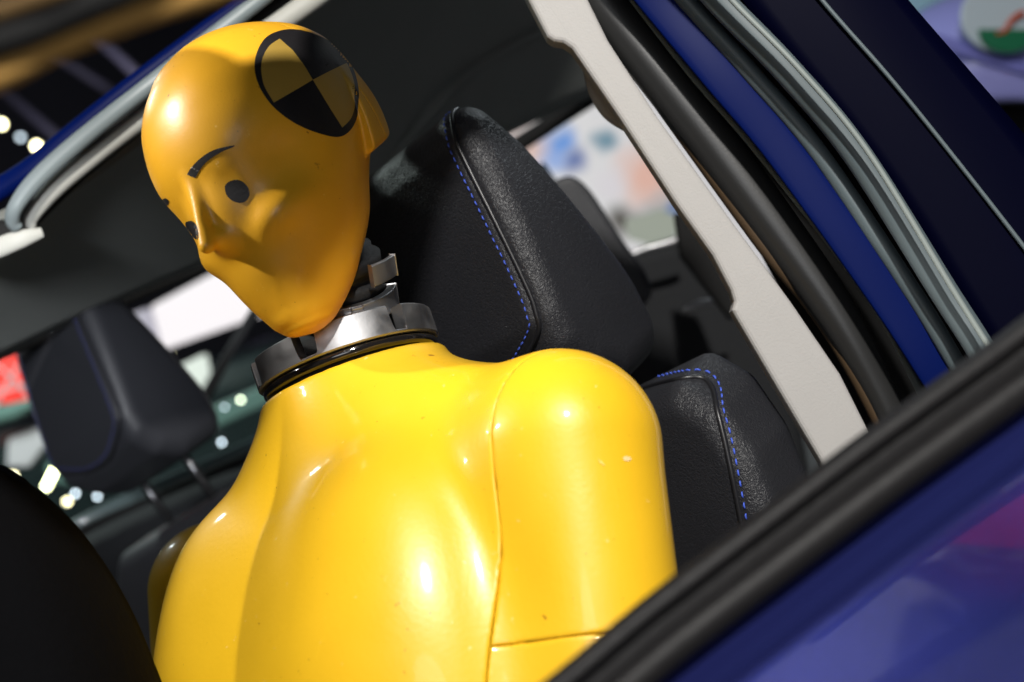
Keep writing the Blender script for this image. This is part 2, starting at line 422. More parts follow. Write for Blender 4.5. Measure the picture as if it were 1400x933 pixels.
# ---- metal neck parts: the collar with its bayonet notches, rubber neck, clamp ring
TR = TO - RN * .0135                     # foot of the collar
RX = TF - RN * TF.dot(RN); RX.normalize(); RY = RN.cross(RX)
def ring_pt(r, a, z): return TO + RX * (r * math.cos(a)) + RY * (r * math.sin(a)) + RN * z
def lathe(name, prof, m, parent, centre=None, axes=None, n=96, closed=True):
    c, (ax, ay, az) = centre, axes
    V, F = [], []
    k = len(prof)
    for i in range(n):
        a = 2 * math.pi * i / n
        for r, z in prof: V.append(c + ax * (r * math.cos(a)) + ay * (r * math.sin(a)) + az * z)
    for i in range(n):
        for j in range(k if closed else k - 1):
            a0, a1 = i * k + j, i * k + (j + 1) % k; b0, b1 = ((i + 1) % n) * k + j, ((i + 1) % n) * k + (j + 1) % k
            F.append((a0, b0, b1, a1))
    return obj(name, V, F, m, parent)
def notched_ring(name, r0, r1, z0, z1, cuts, m, parent, centre, axes, n=360, bev=.0012):
    """a machined ring; cuts = [(middle angle, half width, floor height)], with rounded floors"""
    ax, ay, az = axes
    def top(a):
        z = z1
        for ca, hw, zf in cuts:
            d = abs((a - ca + math.pi) % (2 * math.pi) - math.pi)
            if d < hw:
                u = d / hw; z = min(z, zf + (z1 - zf) * (0 if u < .6 else (1 - math.sqrt(max(0, 1 - ((u - .6) / .4) ** 2)))))
        return z
    V, F = [], []
    angs = set(2 * math.pi * i / n for i in range(n))
    for ca, hw, zf in cuts:
        for s in (-1, 1):
            for e in (.0008, -.0008, .004, -.004, .010, .016): angs.add((ca + s * (hw - e)) % (2 * math.pi))
    angs = sorted(angs)
    for a in angs:
        t = top(a); t = max(t, z0 + 2.5 * bev)
        pr = [(r0 + bev, z0), (r1 - bev, z0), (r1, z0 + bev), (r1, t - bev), (r1 - bev, t), (r0 + bev, t), (r0, t - bev), (r0, z0 + bev)]
        for r, z in pr: V.append(centre + ax * (r * math.cos(a)) + ay * (r * math.sin(a)) + az * z)
    N = len(angs)
    for i in range(N):
        for j in range(8):
            F.append((i * 8 + j, ((i + 1) % N) * 8 + j, ((i + 1) % N) * 8 + (j + 1) % 8, i * 8 + (j + 1) % 8))
    o = obj(name, V, F, m, parent, smooth=False)
    return o
def brushed():
    m, nt, b = new_mat('machined_aluminium')
    b.inputs['Metallic'].default_value = 1; b.inputs['Base Color'].default_value = (.36, .36, .37, 1)
    tc = nt.nodes.new('ShaderNodeTexCoord'); mp = nt.nodes.new('ShaderNodeMapping')
    n = nt.nodes.new('ShaderNodeTexNoise'); n.inputs['Scale'].default_value = 60; n.inputs['Detail'].default_value = 8
    nt.links.new(tc.outputs['Object'], n.inputs['Vector'])
    r = nt.nodes.new('ShaderNodeMapRange'); r.inputs[1].default_value = .3; r.inputs[2].default_value = .7; r.inputs[3].default_value = .34; r.inputs[4].default_value = .56
    nt.links.new(n.outputs['Fac'], r.inputs[0]); nt.links.new(r.outputs[0], b.inputs['Roughness'])
    n2 = nt.nodes.new('ShaderNodeTexNoise'); n2.inputs['Scale'].default_value = 400
    nt.links.new(tc.outputs['Object'], n2.inputs['Vector'])
    bp = nt.nodes.new('ShaderNodeBump'); bp.inputs['Strength'].default_value = .12; bp.inputs['Distance'].default_value = .0005
    nt.links.new(n2.outputs['Fac'], bp.inputs['Height']); nt.links.new(bp.outputs[0], b.inputs['Normal'])
    return m
M['alu'] = brushed()
M['rubber'] = mat('neck_rubber', (.012, .012, .013), .65, bump=(300, .6, 'noise'))
M['glossblack'] = mat('polished_black_ring', (.01, .009, .009), .08, coat=.5, spec=.8)
AX = (RX, RY, RN)
cang = math.atan2((CAM_LOC - TO).dot(RY), (CAM_LOC - TO).dot(RX))     # side of the ring facing the camera
notch = [(cang - .37, .125, .012), (cang + .66, .10, .012), (cang - 1.25, .10, .012), (cang + 1.7, .1, .012), (cang + 2.7, .1, .012), (cang - 2.3, .1, .012)]
neck = empty('neck', TO, parent=dummy)
lathe('base_plate', [(.012, -.004), (.062, -.004), (.0625, .004), (.012, .004)], M['rubber'], neck, TR, AX)
lathe('black_seat_ring', [(.045, .0035), (.069, .0035), (.071, .0055), (.071, .0085), (.0695, .0105), (.045, .0105)], M['glossblack'], neck, TR, AX)
notched_ring('notched_collar', .061, .0735, .0108, .0335, notch, M['alu'], neck, TR, AX)
HB = np.array(head_to_world(np.array([[-.018, 0, -.062]])))[0]; HB = Vector(HB)
NB = TR + RN * .012
nx = (HB - NB).normalized()
n1 = RX - nx * RX.dot(nx); n1.normalize(); n2 = nx.cross(n1)
L = (HB - NB).length
prof = [(.001, 0)]
for k in range(5):
    z0 = L * k / 5; z1 = L * (k + 1) / 5
    prof += [(.037, z0 + .001), (.037, z0 + (z1 - z0) * .55), (.031, z0 + (z1 - z0) * .62), (.031, z1 - .001)]
prof += [(.001, L)]
lathe('rubber_neck', prof, M['rubber'], neck, NB, (n1, n2, nx), closed=False)
def band(name, r, z0, z1, th, a0, a1, m, parent, c, axes, n=80):
    ax, ay, az = axes; V, F = [], []
    for i in range(n + 1):
        a = a0 + (a1 - a0) * i / n
        for rr, z in ((r, z0), (r, z1), (r - th, z1), (r - th, z0)):
            V.append(c + ax * (rr * math.cos(a)) + ay * (rr * math.sin(a)) + az * z)
    for i in range(n):
        for j in range(4): F.append((i * 4 + j, (i + 1) * 4 + j, (i + 1) * 4 + (j + 1) % 4, i * 4 + (j + 1) % 4))
    F += [(3, 2, 1, 0), tuple(n * 4 + j for j in range(4))]
    o = obj(name, V, F, m, parent, smooth=False)
    md = o.modifiers.new('bevel', 'BEVEL'); md.width = .0007; md.segments = 2; md.limit_method = 'ANGLE'
    return o
NC = NB + nx * .044
band('clamp_ring', .045, 0, .016, .007, cang - 1.9, cang + 1.55, M['alu'], neck, NC, (n1, n2, nx))
band('clamp_lug', .0475, -.001, .0155, .004, cang + .22, cang + .42, M['alu'], neck, NC, (n1, n2, nx), 12)
band('top_bracket', .052, 0, .016, .004, cang + .6, cang + 1.15, M['alu'], neck, NB + nx * .073, (n1, n2, nx), 20)
torso_bvh = BVHTree.FromPolygons([Vector(v) for v in t2w(V)], [tuple(q) for q in Q])

sc = mat('scuff', (.88, .62, .28), .5)
ua = [o for o in bpy.data.objects if o.name == 'upper_arm'][0]
decal('scuff_mark', [(851, 626), (855, 624), (861, 625), (863, 628), (859, 631), (853, 630)], sc, ua, torso_bvh, 1.5)
decal('scuff_mark', [(817, 627), (822, 631), (827, 636), (825, 637), (820, 633)], mat('scuff_faint', (.90, .56, .10), .5), ua, torso_bvh, 1.5)
# ------------------------------------------------------------------ seats
M['leather'] = mat('black_leather', (.019, .0195, .023), .40, spec=.38, bump=(660, .55, 'leather'), rough_var=.05)
M['leather_plain'] = mat('black_leather_smooth', (.026, .027, .032), .46, spec=.45, bump=(640, .2, 'leather'))
M['thread'] = mat('blue_thread', (.06, .12, .65), .6)
M['piping'] = mat('black_piping', (.012, .012, .014), .36)
M['chrome_post'] = mat('steel_post', (.10, .10, .105), .25, metal=.9)
M['plastic'] = mat('black_plastic', (.012, .012, .013), .5, bump=(500, .3, 'noise'))

def poly2(px, pz, pts):
    """signed distance to a polygon"""
    d = np.full(px.shape, 1e9); s = np.ones(px.shape); N = len(pts)
    for i in range(N):
        ax, az = pts[i]; bx, bz = pts[i - 1]
        ex, ez = bx - ax, bz - az; wx, wz = px - ax, pz - az
        t = np.clip((wx * ex + wz * ez) / (ex * ex + ez * ez), 0, 1)
        d = np.minimum(d, (wx - ex * t) ** 2 + (wz - ez * t) ** 2)
        c1 = pz >= az; c2 = pz < bz; c3 = ex * wz > ez * wx
        s = np.where((c1 & c2 & c3) | (~c1 & ~c2 & ~c3), -s, s)
    return s * np.sqrt(d)
def shrink(pts, r):
    out = []; N = len(pts)
    c = np.mean(np.array(pts), 0)
    area = sum(pts[i][0] * pts[(i + 1) % N][1] - pts[(i + 1) % N][0] * pts[i][1] for i in range(N))
    sg = 1 if area > 0 else -1
    for i in range(N):
        p0, p1, p2 = [np.array(pts[(i + k) % N]) for k in (-1, 0, 1)]
        e1 = (p1 - p0) / np.linalg.norm(p1 - p0); e2 = (p2 - p1) / np.linalg.norm(p2 - p1)
        n1 = sg * np.array([-e1[1], e1[0]]); n2 = sg * np.array([-e2[1], e2[0]])
        m = n1 + n2; m /= max(np.linalg.norm(m), 1e-6)
        out.append(tuple(p1 + m * r / max(m @ n1, .4)))
    return out
def tube(name, pts, r, m, parent, n=10, closed=False, r2=None, nrm=None, taper=False):
    """round tube along points; with nrm the section is an ellipse, r across and r2 along nrm"""
    P = [Vector(p) for p in pts]; V, F = [], []; N = len(P)
    rs = r if isinstance(r, (list, tuple)) else [r] * N
    r2s = (r2 if isinstance(r2, (list, tuple)) else [r2] * N) if r2 is not None else rs
    up = Vector(nrm) if nrm is not None else None
    prev = None
    for i in range(N):
        t = (P[min(i + 1, N - 1)] - P[max(i - 1, 0)]).normalized()
        if up is not None: b = (up - t * up.dot(t)).normalized(); a = t.cross(b)
        else:
            ref = prev if prev is not None else (Vector((0, 0, 1)) if abs(t.z) < .9 else Vector((1, 0, 0)))
            b = (ref - t * ref.dot(t)).normalized(); a = t.cross(b); prev = b
        for k in range(n):
            w = 2 * math.pi * k / n; V.append(P[i] + a * (rs[i] * math.cos(w)) + b * (r2s[i] * math.sin(w)))
    for i in range(N - 1):
        for k in range(n): F.append((i * n + k, i * n + (k + 1) % n, (i + 1) * n + (k + 1) % n, (i + 1) * n + k))
    F += [tuple(reversed(range(n))), tuple((N - 1) * n + k for k in range(n))]
    return obj(name, V, F, m, parent)
def resample(pts, step):
    P = [Vector(p) for p in pts]; out = [P[0].copy()]; acc = 0
    for a, b in zip(P, P[1:]):
        L = (b - a).length; s = step - acc
        while s <= L:
            out.append(a.lerp(b, s / L)); s += step
        acc = (acc + L) % step if L < step - acc or True else 0
        acc = L - (s - step)
    return out
def catmull(pts, n=8):
    return [Vector(p) for p in smooth3(pts, n)]
def smooth3(pts, n):
    out = []; N = len(pts); A = [np.array(p, float) for p in pts]
    for i in range(N - 1):
        p0, p1, p2, p3 = A[max(i - 1, 0)], A[i], A[i + 1], A[min(i + 2, N - 1)]
        for k in range(n):
            t = k / n
            out.append(tuple(0.5 * ((2 * p1) + (-p0 + p2) * t + (2*p0 - 5*p1 + 4*p2 - p3) * t*t + (-p0 + 3*p1 - 3*p2 + p3) * t**3)))
    out.append(tuple(A[-1])); return out
def stitches(name, pts, nrms, m, parent, length=.0040, gap=.0030, r=.00055):
    """a row of short threads lying along a path"""
    V, F = [], []; P = [Vector(p) for p in pts]
    s = 0; segs = []
    cum = [0]
    for a, b in zip(P, P[1:]): cum.append(cum[-1] + (b - a).length)
    def at(d):
        for i in range(len(P) - 1):
            if cum[i + 1] >= d:
                t = (d - cum[i]) / max(cum[i + 1] - cum[i], 1e-9); return P[i].lerp(P[i + 1], t), nrms[i]
        return P[-1], nrms[-1]
    d = 0
    while d + length < cum[-1]:
        base = len(V)
        for k in range(5):
            u = k / 4; p, n = at(d + length * u); p2, _ = at(min(d + length * u + .0005, cum[-1]))
            t = (p2 - p); t = t.normalized() if t.length > 0 else Vector((1, 0, 0)); sd = t.cross(n).normalized()
            rr = r * (.55 + .45 * math.sin(math.pi * (u * .8 + .1))); lift = r * (math.sin(math.pi * u)) * .9
            for w in range(6):
                an = 2 * math.pi * w / 6; V.append(p + n * (lift + rr * math.sin(an)) + sd * (rr * math.cos(an)))
        for k in range(4):
            for w in range(6): F.append((base + k * 6 + w, base + k * 6 + (w + 1) % 6, base + (k + 1) * 6 + (w + 1) % 6, base + (k + 1) * 6 + w))
        F += [tuple(base + w for w in reversed(range(6))), tuple(base + 24 + w for w in range(6))]
        d += length + gap
    return obj(name, V, F, m, parent)

HR_SIDE = [(.002, .052), (.004, .085), (-.020, .165), (-.044, .240), (-.062, .268), (-.094, .266), (-.116, .215), (-.130, .14), (-.146, .060), (-.148, .018), (-.134, -.006), (-.060, -.006), (-.022, .018)]
def headrest_sdf(P):
    x, y, z = P; r = .026
    d2 = poly2(x, z, shrink(HR_SIDE, r))
    sp = lambda v: .5 * (v + np.sqrt(v * v + .035 ** 2))
    hw = .128 - sp(z - .17) * .10 - sp(-(x + .075)) * .26 - sp(.07 - z) * .22
    w = np.abs(y) - (hw - r)
    F = np.minimum(np.maximum(d2, w), 0) + np.sqrt(np.maximum(d2, 0) ** 2 + np.maximum(w, 0) ** 2) - r
    # the front pad is a little fuller than its edge
    F = F - .0008 * np.exp(-(y / .07) ** 2 - ((z - .14) / .08) ** 2 - ((x + .01) / .05) ** 2)
    return F
PIP = [(-.080, .093, .270), (-.060, .098, .258), (None, .103, .215), (None, .1085, .165), (None, .1115, .120), (None, .1110, .092), (None, .103, .075), (None, .064, .058), (None, .032, .0485), (None, .0, .046)]
def make_headrest(O, parent, fine):
    h = .0022 if fine else .003
    P = grid((-.17, -.14, -.025), (.03, .14, .285), h)
    F = headrest_sdf(P)
    V0, Q0 = surface_nets(F, (P[0][0,0,0], P[1][0,0,0], P[2][0,0,0]), h)
    base = BVHTree.FromPolygons([Vector(v) for v in V0], [tuple(q) for q in Q0])
    def land(x, y, z):
        if x is None: o, d = Vector((.2, y, z)), Vector((-1, 0, 0))
        else: o, d = Vector((x, y, .4)), Vector((0, 0, -1))
        loc, n, i, di = base.ray_cast(o, d)
        if loc is None: loc, n, i, di = base.find_nearest(Vector((x or 0, y, z)))
        if n.dot(d) > 0: n = -n
        return loc, n
    half = smooth3([(-.05 if p[0] is None else p[0], p[1], p[2]) for p in PIP], 8)
    path, nr = [], []
    for k, p in enumerate(half):
        l, n = land(p[0] if k < 10 else None, p[1], p[2]); path.append(l); nr.append(n)
    # mirror
    full = path + [Vector((p.x, -p.y, p.z)) for p in reversed(path[:-1])]
    fn = nr + [Vector((n.x, -n.y, n.z)) for n in reversed(nr[:-1])]
    # press a groove beside the piping
    fa = np.array([tuple(p) for p in full])
    Vn = V0.copy()
    near = np.full(len(V0), 9.); 
    for p in fa: near = np.minimum(near, np.sqrt(((V0 - p) ** 2).sum(1)))
    g = .0022 * np.exp(-(near / .0045) ** 2)
    me = bpy.data.meshes.new('tmp'); me.from_pydata([tuple(v) for v in V0], [], [tuple(q) for q in Q0]); me.update()
    nn = np.zeros(len(V0) * 3); me.vertices.foreach_get('normal', nn); nn = nn.reshape(-1, 3)
    fl = np.sign(np.sum(nn * (V0 - V0.mean(0)), 1).mean()); bpy.data.meshes.remove(me)
    Vn = V0 - nn * fl * g[:, None]
    o = obj('headrest', Vn + np.array(O), Q0, M['leather'] if fine else M['leather_plain'], parent)
    ov = Vector(O)
    tube('piping', [p + ov - n * .0008 for p, n in zip(full, fn)], .0021, M['piping'], parent, 8)
    # two rows of thread inside the piping
    cen = Vector((-.02, 0, .14)); inner, inn = [], []
    for i, (p, n) in enumerate(zip(full, fn)):
        t = (full[min(i + 1, len(full) - 1)] - full[max(i - 1, 0)]).normalized(); s = t.cross(n).normalized()
        if s.dot(cen - p) < 0: s = -s
        q = p + s * .0085
        l, m_, _, _ = base.find_nearest(q)
        if m_.dot(n) < 0: m_ = -m_
        inner.append(l + m_ * .0002 + ov); inn.append(m_)
    stitches('stitching', inner, inn, M['thread'] if fine else mat('dark_thread', (.05, .06, .30), .7), parent)
    return o
def make_back(O, parent, fine):
    h = .0035
    # outline seen from the front, y across and z up
    OUT = [(-.212, -.62), (-.208, -.20), (-.208, -.095), (-.196, -.050), (-.165, -.018), (.165, -.018), (.196, -.050), (.208, -.095), (.208, -.20), (.212, -.62)]
    P = grid((-.26, -.29, -.60), (.24, .29, .01), h)
    x, y, z = P; xx = x - z * -.32          # leans back
    r = .02
    d2 = poly2(y, z, shrink(OUT, r)); w = np.abs(xx + .070) - (.042 - r)
    F = np.minimum(np.maximum(d2, w), 0) + np.sqrt(np.maximum(d2, 0) ** 2 + np.maximum(w, 0) ** 2) - r
    F = F - .010 * np.exp(-((np.abs(y) - .175) / .045) ** 2) * np.clip(-(z + .08) * 5, 0, 1) * np.clip((xx + .07) * 20, 0, 1)     # bolsters
    V, Q = surface_nets(F, (P[0][0,0,0], P[1][0,0,0], P[2][0,0,0]), h)
    o = obj('backrest', V + np.array(O), Q, M['leather'] if fine else M['leather_plain'], parent)
    return o, BVHTree.FromPolygons([Vector(v) + Vector(O) for v in V], [tuple(q) for q in Q])
def surf_path(px_pts, bvh, n=6):
    out, nr = [], []
    for x, y in smooth_poly(px_pts, n, closed=False):
        d = (W(x, y, 1) - CAM_LOC).normalized(); l, nn, i, di = bvh.ray_cast(CAM_LOC, d)
        if l is None: continue
        if nn.dot(d) > 0: nn = -nn
        out.append(l); nr.append(nn)
    return out, nr
CORNER = Vector((0, .111, .090))
OD = W(732, 428, 1.145) - CORNER
car = empty('car', (-.3, -.4, 0), 'blue car with open window, black leather seats and beige inner pillar', 'car')
seat_d = empty('front_seat', OD + Vector((-.1, 0, -.6)), 'grained black leather seat behind the dummy', parent=car)
make_headrest(OD, seat_d, True)
for s in (-1, 1): tube('headrest_post', [OD + Vector((-.075, s * .065, -.05)), OD + Vector((-.075, s * .065, .03))], .0055, M['chrome_post'], seat_d)
bk, bkb = make_back(OD, seat_d, True)
pp, pn = surf_path([(872, 534), (905, 524), (938, 517), (962, 518), (975, 534), (980, 560), (990, 600), (1003, 660), (1014, 716), (1024, 770)], bkb)
tube('piping', [p for p in pp], .0024, M['piping'], seat_d, 8)
pp, pn = surf_path([(872, 524), (905, 514), (940, 507), (968, 509), (984, 528), (989, 560), (1000, 600), (1012, 660), (1022, 716), (1032, 770)], bkb)
stitches('stitching', pp, pn, M['thread'], seat_d, .005, .0035, .0008)
OP = W(160, 566, 1.84) - CORNER
seat_p = empty('front_seat', OP + Vector((-.1, 0, -.6)), 'far seat with its headrest raised on two steel posts', parent=car)
make_headrest(OP, seat_p, False)
for s in (-1, 1): tube('headrest_post', [OP + Vector((-.075, s * .065, -.09)), OP + Vector((-.075, s * .065, .03))], .0065, M['chrome_post'], seat_p)
make_back(OP + Vector((0, 0, -.055)), seat_p, False)
# ------------------------------------------------------------------ the car round the dummy
def paint(name, color, rough=.16, metal=.35, coat=1):
    m, nt, b = new_mat(name)
    b.inputs['Base Color'].default_value = (*color, 1); b.inputs['Metallic'].default_value = metal
    b.inputs['Roughness'].default_value = rough; b.inputs['Coat Weight'].default_value = coat; b.inputs['Coat Roughness'].default_value = .03
    tc = nt.nodes.new('ShaderNodeTexCoord')
    n = nt.nodes.new('ShaderNodeTexVoronoi'); n.inputs['Scale'].default_value = 1800
    nt.links.new(tc.outputs['Object'], n.inputs['Vector'])
    bp = nt.nodes.new('ShaderNodeBump'); bp.inputs['Strength'].default_value = .08; bp.inputs['Distance'].default_value = .0003
    nt.links.new(n.outputs['Distance'], bp.inputs['Height']); nt.links.new(bp.outputs[0], b.inputs['Normal'])
    return m
M['paint'] = mat('blue_body_paint', (.001, .006, .065), .4, spec=.06)
M['paint_door'] = paint('blue_door_paint', (.055, .07, .36), .07, .85)
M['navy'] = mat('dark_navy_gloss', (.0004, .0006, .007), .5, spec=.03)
M['seal'] = mat('rubber_seal', (.020, .020, .020), .34, bump=(500, .08, 'noise'))
M['belt'] = mat('belt_rubber', (.008, .0075, .008), .55, spec=.25, bump=(300, .4, 'noise'))
M['seal_grey'] = mat('grey_flocked_seal', (.085, .11, .12), .5)
M['trim'] = mat('beige_trim', (.375, .362, .348), .6, bump=(600, .3, 'noise'), var=.05, var_scale=20)
M['trim_rail'] = mat('pale_trim', (.45, .45, .41), .55)
M['headliner'] = mat('headliner_fabric', (.25, .265, .25), .9, bump=(900, .8, 'noise'), var=.12, var_scale=6)
M['void'] = mat('black_cavity', (.003, .003, .003), .8)
M['dash'] = mat('dashboard_grain', (.003, .003, .0035), .92, spec=.03, bump=(160, 1.0, 'noise'))
M['fabric'] = mat('dark_seat_fabric', (.012, .013, .015), .8, bump=(700, .8, 'noise'))
M['teal_grey'] = mat('painted_sill', (.10, .14, .14), .35, coat=.4)

def slab(name, rows, m, parent, thick=.004, sub=0, back=None):
    """a thick sheet through a grid of points; rows[i][j] are places in the world"""
    nr, nc = len(rows), len(rows[0])
    V = [Vector(p) for r in rows for p in r]
    F = [(i * nc + j, i * nc + j + 1, (i + 1) * nc + j + 1, (i + 1) * nc + j) for i in range(nr - 1) for j in range(nc - 1)]
    o = obj(name, V, F, m, parent)
    if sub:
        md = o.modifiers.new('smooth', 'SUBSURF'); md.levels = sub; md.render_levels = sub
    md = o.modifiers.new('thickness', 'SOLIDIFY'); md.thickness = thick; md.offset = back if back is not None else 0
    return o
def plate(name, poly, depth, m, parent, thick=.01, bevel=.003, round_n=0):
    """a flat panel with an outline; poly = [(px, py) or (px, py, d)], thickness away from the camera"""
    pts = [p if len(p) == 3 else (p[0], p[1], depth) for p in poly]
    if round_n: pts = smooth3(pts + [pts[0]], round_n)[:-1]
    F3 = [W(*p) for p in pts]
    n = Vector((0, 0, 0)); c = sum(F3, Vector()) / len(F3)
    for a, b in zip(F3, F3[1:] + F3[:1]): n += (a - c).cross(b - c)
    n.normalize()
    if n.dot(CAM_LOC - c) < 0: n = -n; F3.reverse()
    B3 = [p - n * thick for p in F3]; N = len(F3)
    faces = [tuple(range(N)), tuple(reversed(range(N, 2 * N)))] + [((i + 1) % N, i, N + i, N + (i + 1) % N) for i in range(N)]
    o = obj(name, F3 + B3, faces, m, parent, smooth=False)
    md = o.modifiers.new('bevel', 'BEVEL'); md.width = bevel; md.segments = 3; md.limit_method = 'ANGLE'; md.angle_limit = R(50)
    return o
def strip(name, pts, hw, m, parent, depth_r=None, n=20, sec=14, cd=None):
    """a moulding along pixels [(px, py, d)], half width hw in pixels (one number or one per point)"""
    hws = list(hw) if isinstance(hw, (list, tuple)) else [hw] * len(pts)
    pts = list(pts)
    def beyond(a, b, L):            # carry the moulding on past the edge of the picture
        k = L / math.hypot(a[0] - b[0], a[1] - b[1]); return tuple(a[i] + (a[i] - b[i]) * k for i in range(3))
    pn = parent.name.split('.')[0]
    if pn in ('door_pillar', 'rear_door') and name != 'belt_guide': pts.insert(0, beyond(pts[0], pts[1], 260)); hws.insert(0, hws[0])
    if pn == 'roof' and name not in ('headliner_seam', 'near_roof_rail', 'near_roof_rail_seal', 'near_roof_flange', 'far_window_frame', 'lower_frame'): pts.append(beyond(pts[-1], pts[-2], 320)); hws.append(hws[-1])
    if name.startswith('near_roof') or name in ('painted_roof_edge', 'far_window_frame'): pts.insert(0, beyond(pts[0], pts[1], 260)); hws.insert(0, hws[0])
    P = smooth3([(p[0], p[1], p[2], w) for p, w in zip(pts, hws)], n)
    r = [p[3] * p[2] / FPX for p in P]
    return tube(name, [W(*p[:3]) for p in P], r, m, parent, sec, r2=[x * (depth_r or 1) for x in r], nrm=CZ)

# --- B pillar with its seals
pillar = empty('door_pillar', W(1000, 300, 1.2), parent=car)
L_ = [(560, -300), (690, -70), (712, -20), (748, 50), (757, 56), (770, 58), (782, 66), (800, 92), (850, 165), (925, 280), (975, 350), (1000, 398), (1004, 412), (1001, 424), (1010, 440), (1060, 525), (1122, 630), (1150, 690)]
R_ = [(1230, 680), (1190, 592), (1150, 512), (1082, 412), (1000, 300), (900, 160), (832, 55), (795, -20), (765, -70), (640, -300)]
def pd(y): return 1.158 - .045 * y / 600
plate('pillar_trim', [(x, y, pd(y)) for x, y in L_ + R_], 1.25, M['trim'], pillar, .02, .004)
# belt guide bulging behind the trim edge
strip('belt_guide', [(800, 85, 1.20), (822, 118, 1.20), (845, 150, 1.20), (868, 182, 1.20)], [6, 20, 22, 6], M['trim'], pillar, .8)
strip('trim_edge', [(765, -70, 1.19), (792, -20, 1.19), (840, 48, 1.185), (952, 205, 1.17), (1050, 340, 1.155), (1118, 425, 1.15), (1170, 508, 1.14), (1222, 610, 1.135)], 13, mat('bronze_edge', (.07, .042, .02), .6), pillar)
strip('door_seal', [(785, -60, 1.185), (822, 0, 1.185), (905, 105, 1.175), (988, 212, 1.165), (1128, 405, 1.145), (1200, 530, 1.135), (1240, 620, 1.13)], [32, 32, 34, 34, 30, 22, 20], M['seal'], pillar, .8)
strip('door_seal_lip', [(815, -70, 1.155), (868, 0, 1.155), (950, 105, 1.145), (1040, 210, 1.135), (1186, 400, 1.115), (1253, 522, 1.105), (1290, 600, 1.10)], 7, M['seal_grey'], pillar, .8)
plate('pillar_cavity', [(670, -320, 1.30), (960, -320, 1.22), (1100, -90, 1.19), (1230, 200, 1.19), (1420, 520, 1.19), (1300, 640, 1.2), (1200, 640, 1.22)], 1.2, M['void'], pillar, .01)
strip('painted_pillar', [(845, -70, 1.132), (900, 0, 1.132), (985, 102, 1.122), (1075, 210, 1.112), (1211, 400, 1.092), (1283, 510, 1.082), (1340, 600, 1.08)], 27, M['paint'], pillar, .12)
strip('window_seal', [(880, -70, 1.13), (937, 0, 1.13), (1025, 98, 1.12), (1120, 210, 1.11), (1248, 400, 1.09), (1300, 485, 1.08), (1360, 590, 1.08)], 13, M['seal_grey'], pillar, .9)
strip('window_seal', [(925, -70, 1.10), (983, 0, 1.10), (1075, 95, 1.09), (1171, 210, 1.08), (1291, 400, 1.06), (1342, 480, 1.05), (1405, 590, 1.05)], 20, M['seal_grey'], pillar, .8)
strip('window_seal_bead', [(940, -70, 1.075), (1000, 0, 1.075), (1093, 95, 1.065), (1188, 210, 1.055), (1305, 400, 1.035), (1356, 480, 1.025)], 4, mat('seal_bead', (.20, .23, .22), .5), pillar, .8)
# --- rear door panel, nearly black blue, with one bright parting line
rear = slab('rear_door', [[W(800, -330, 1.15), W(960, -340, 1.14), W(1020, -330, 1.145)],
                          [W(955, -90, 1.13), W(1110, -110, 1.12), W(1160, -90, 1.125)],
                          [W(1005, 0, 1.12), W(1130, 0, 1.11), W(1232, 0, 1.115)],
                          [W(1192, 210, 1.10), W(1290, 195, 1.09), W(1398, 186, 1.095)],
                          [W(1307, 400, 1.08), W(1410, 380, 1.07), W(1530, 355, 1.075)],
                          [W(1420, 580, 1.06), W(1530, 560, 1.05), W(1660, 540, 1.055)]], M['navy'], car, .012, 2)
strip('door_parting_trim', [(1060, -80, 1.11), (1130, 8, 1.102), (1215, 105, 1.092), (1300, 210, 1.082), (1400, 338, 1.067), (1500, 470, 1.05)], 3.2, M['seal_grey'], rear, 1)

# --- front door: rubber belt moulding and painted skin
bd = lambda x: .60 + (x - 700) * .00010
BT = [(440, 1170), (640, 1000), (740, 933), (850, 842), (900, 802), (1050, 688), (1180, 590), (1347, 470), (1400, 430), (1500, 355), (1600, 280)]
door = empty('front_door', W(1200, 800, .64), parent=car)
mid = [(x + 28, y + 38, bd(x) + .012) for x, y in BT]
strip('belt_moulding', mid, 47, M['belt'], door, .75)
strip('belt_moulding_lip', [(x + 12, y + 17, bd(x) + .002) for x, y in BT], 15, M['belt'], door, 1)
strip('belt_moulding_bead', [(x + 48, y + 66, bd(x) - .008) for x, y in BT], 22, M['belt'], door, .8)
rows = []
for off, dd, col in [(0.55, .008, 0), (.9, .001, 0), (1.25, -.003, 0), (1.45, -.0042, 0), (1.55, -.0045, 0), (1.65, -.0044, 0), (1.9, -.0036, 0), (2.6, -.0010, 0), (3.6, .003, 0), (5.0, .0095, 0), (7.0, .020, 0), (9.5, .034, 0)]:
    row = []
    for (x, y) in BT:
        row.append(W(x + 60 * off, y + 84 * off, bd(x) + dd))
    rows.append(row)
skin = slab('door_skin', rows, M['paint_door'], door, .006, 2)
skin.data.name = 'door_skin'
# --- roof opening at the upper left: painted edge, seal, pale inner frame, headliner
roof = empty('roof', W(300, -100, 1.4), parent=car)
strip('painted_roof_edge', [(-60, 292, 1.38), (0, 258, 1.38), (45, 228, 1.38), (90, 190, 1.385), (175, 121, 1.40), (262, 55, 1.42), (335, 0, 1.44), (420, -70, 1.46)], [16, 16, 15, 14, 13, 12, 11, 11], M['paint'], roof, .7)
strip('roof_edge_seal', [(24, 312, 1.37), (17, 302, 1.365), (22, 282, 1.36), (50, 246, 1.365), (110, 192, 1.375), (190, 128, 1.385), (270, 66, 1.405), (355, 0, 1.425), (430, -62, 1.445)], [8, 10, 11, 13, 13, 12, 12, 11, 11], mat('silver_seal', (.22, .26, .27), .4), roof, .8)
strip('roof_edge_gap', [(-50, 330, 1.40), (20, 318, 1.40), (40, 290, 1.40), (110, 222, 1.41), (200, 150, 1.42), (290, 75, 1.44), (395, -10, 1.46), (450, -60, 1.48)], 22, M['void'], roof, .5)
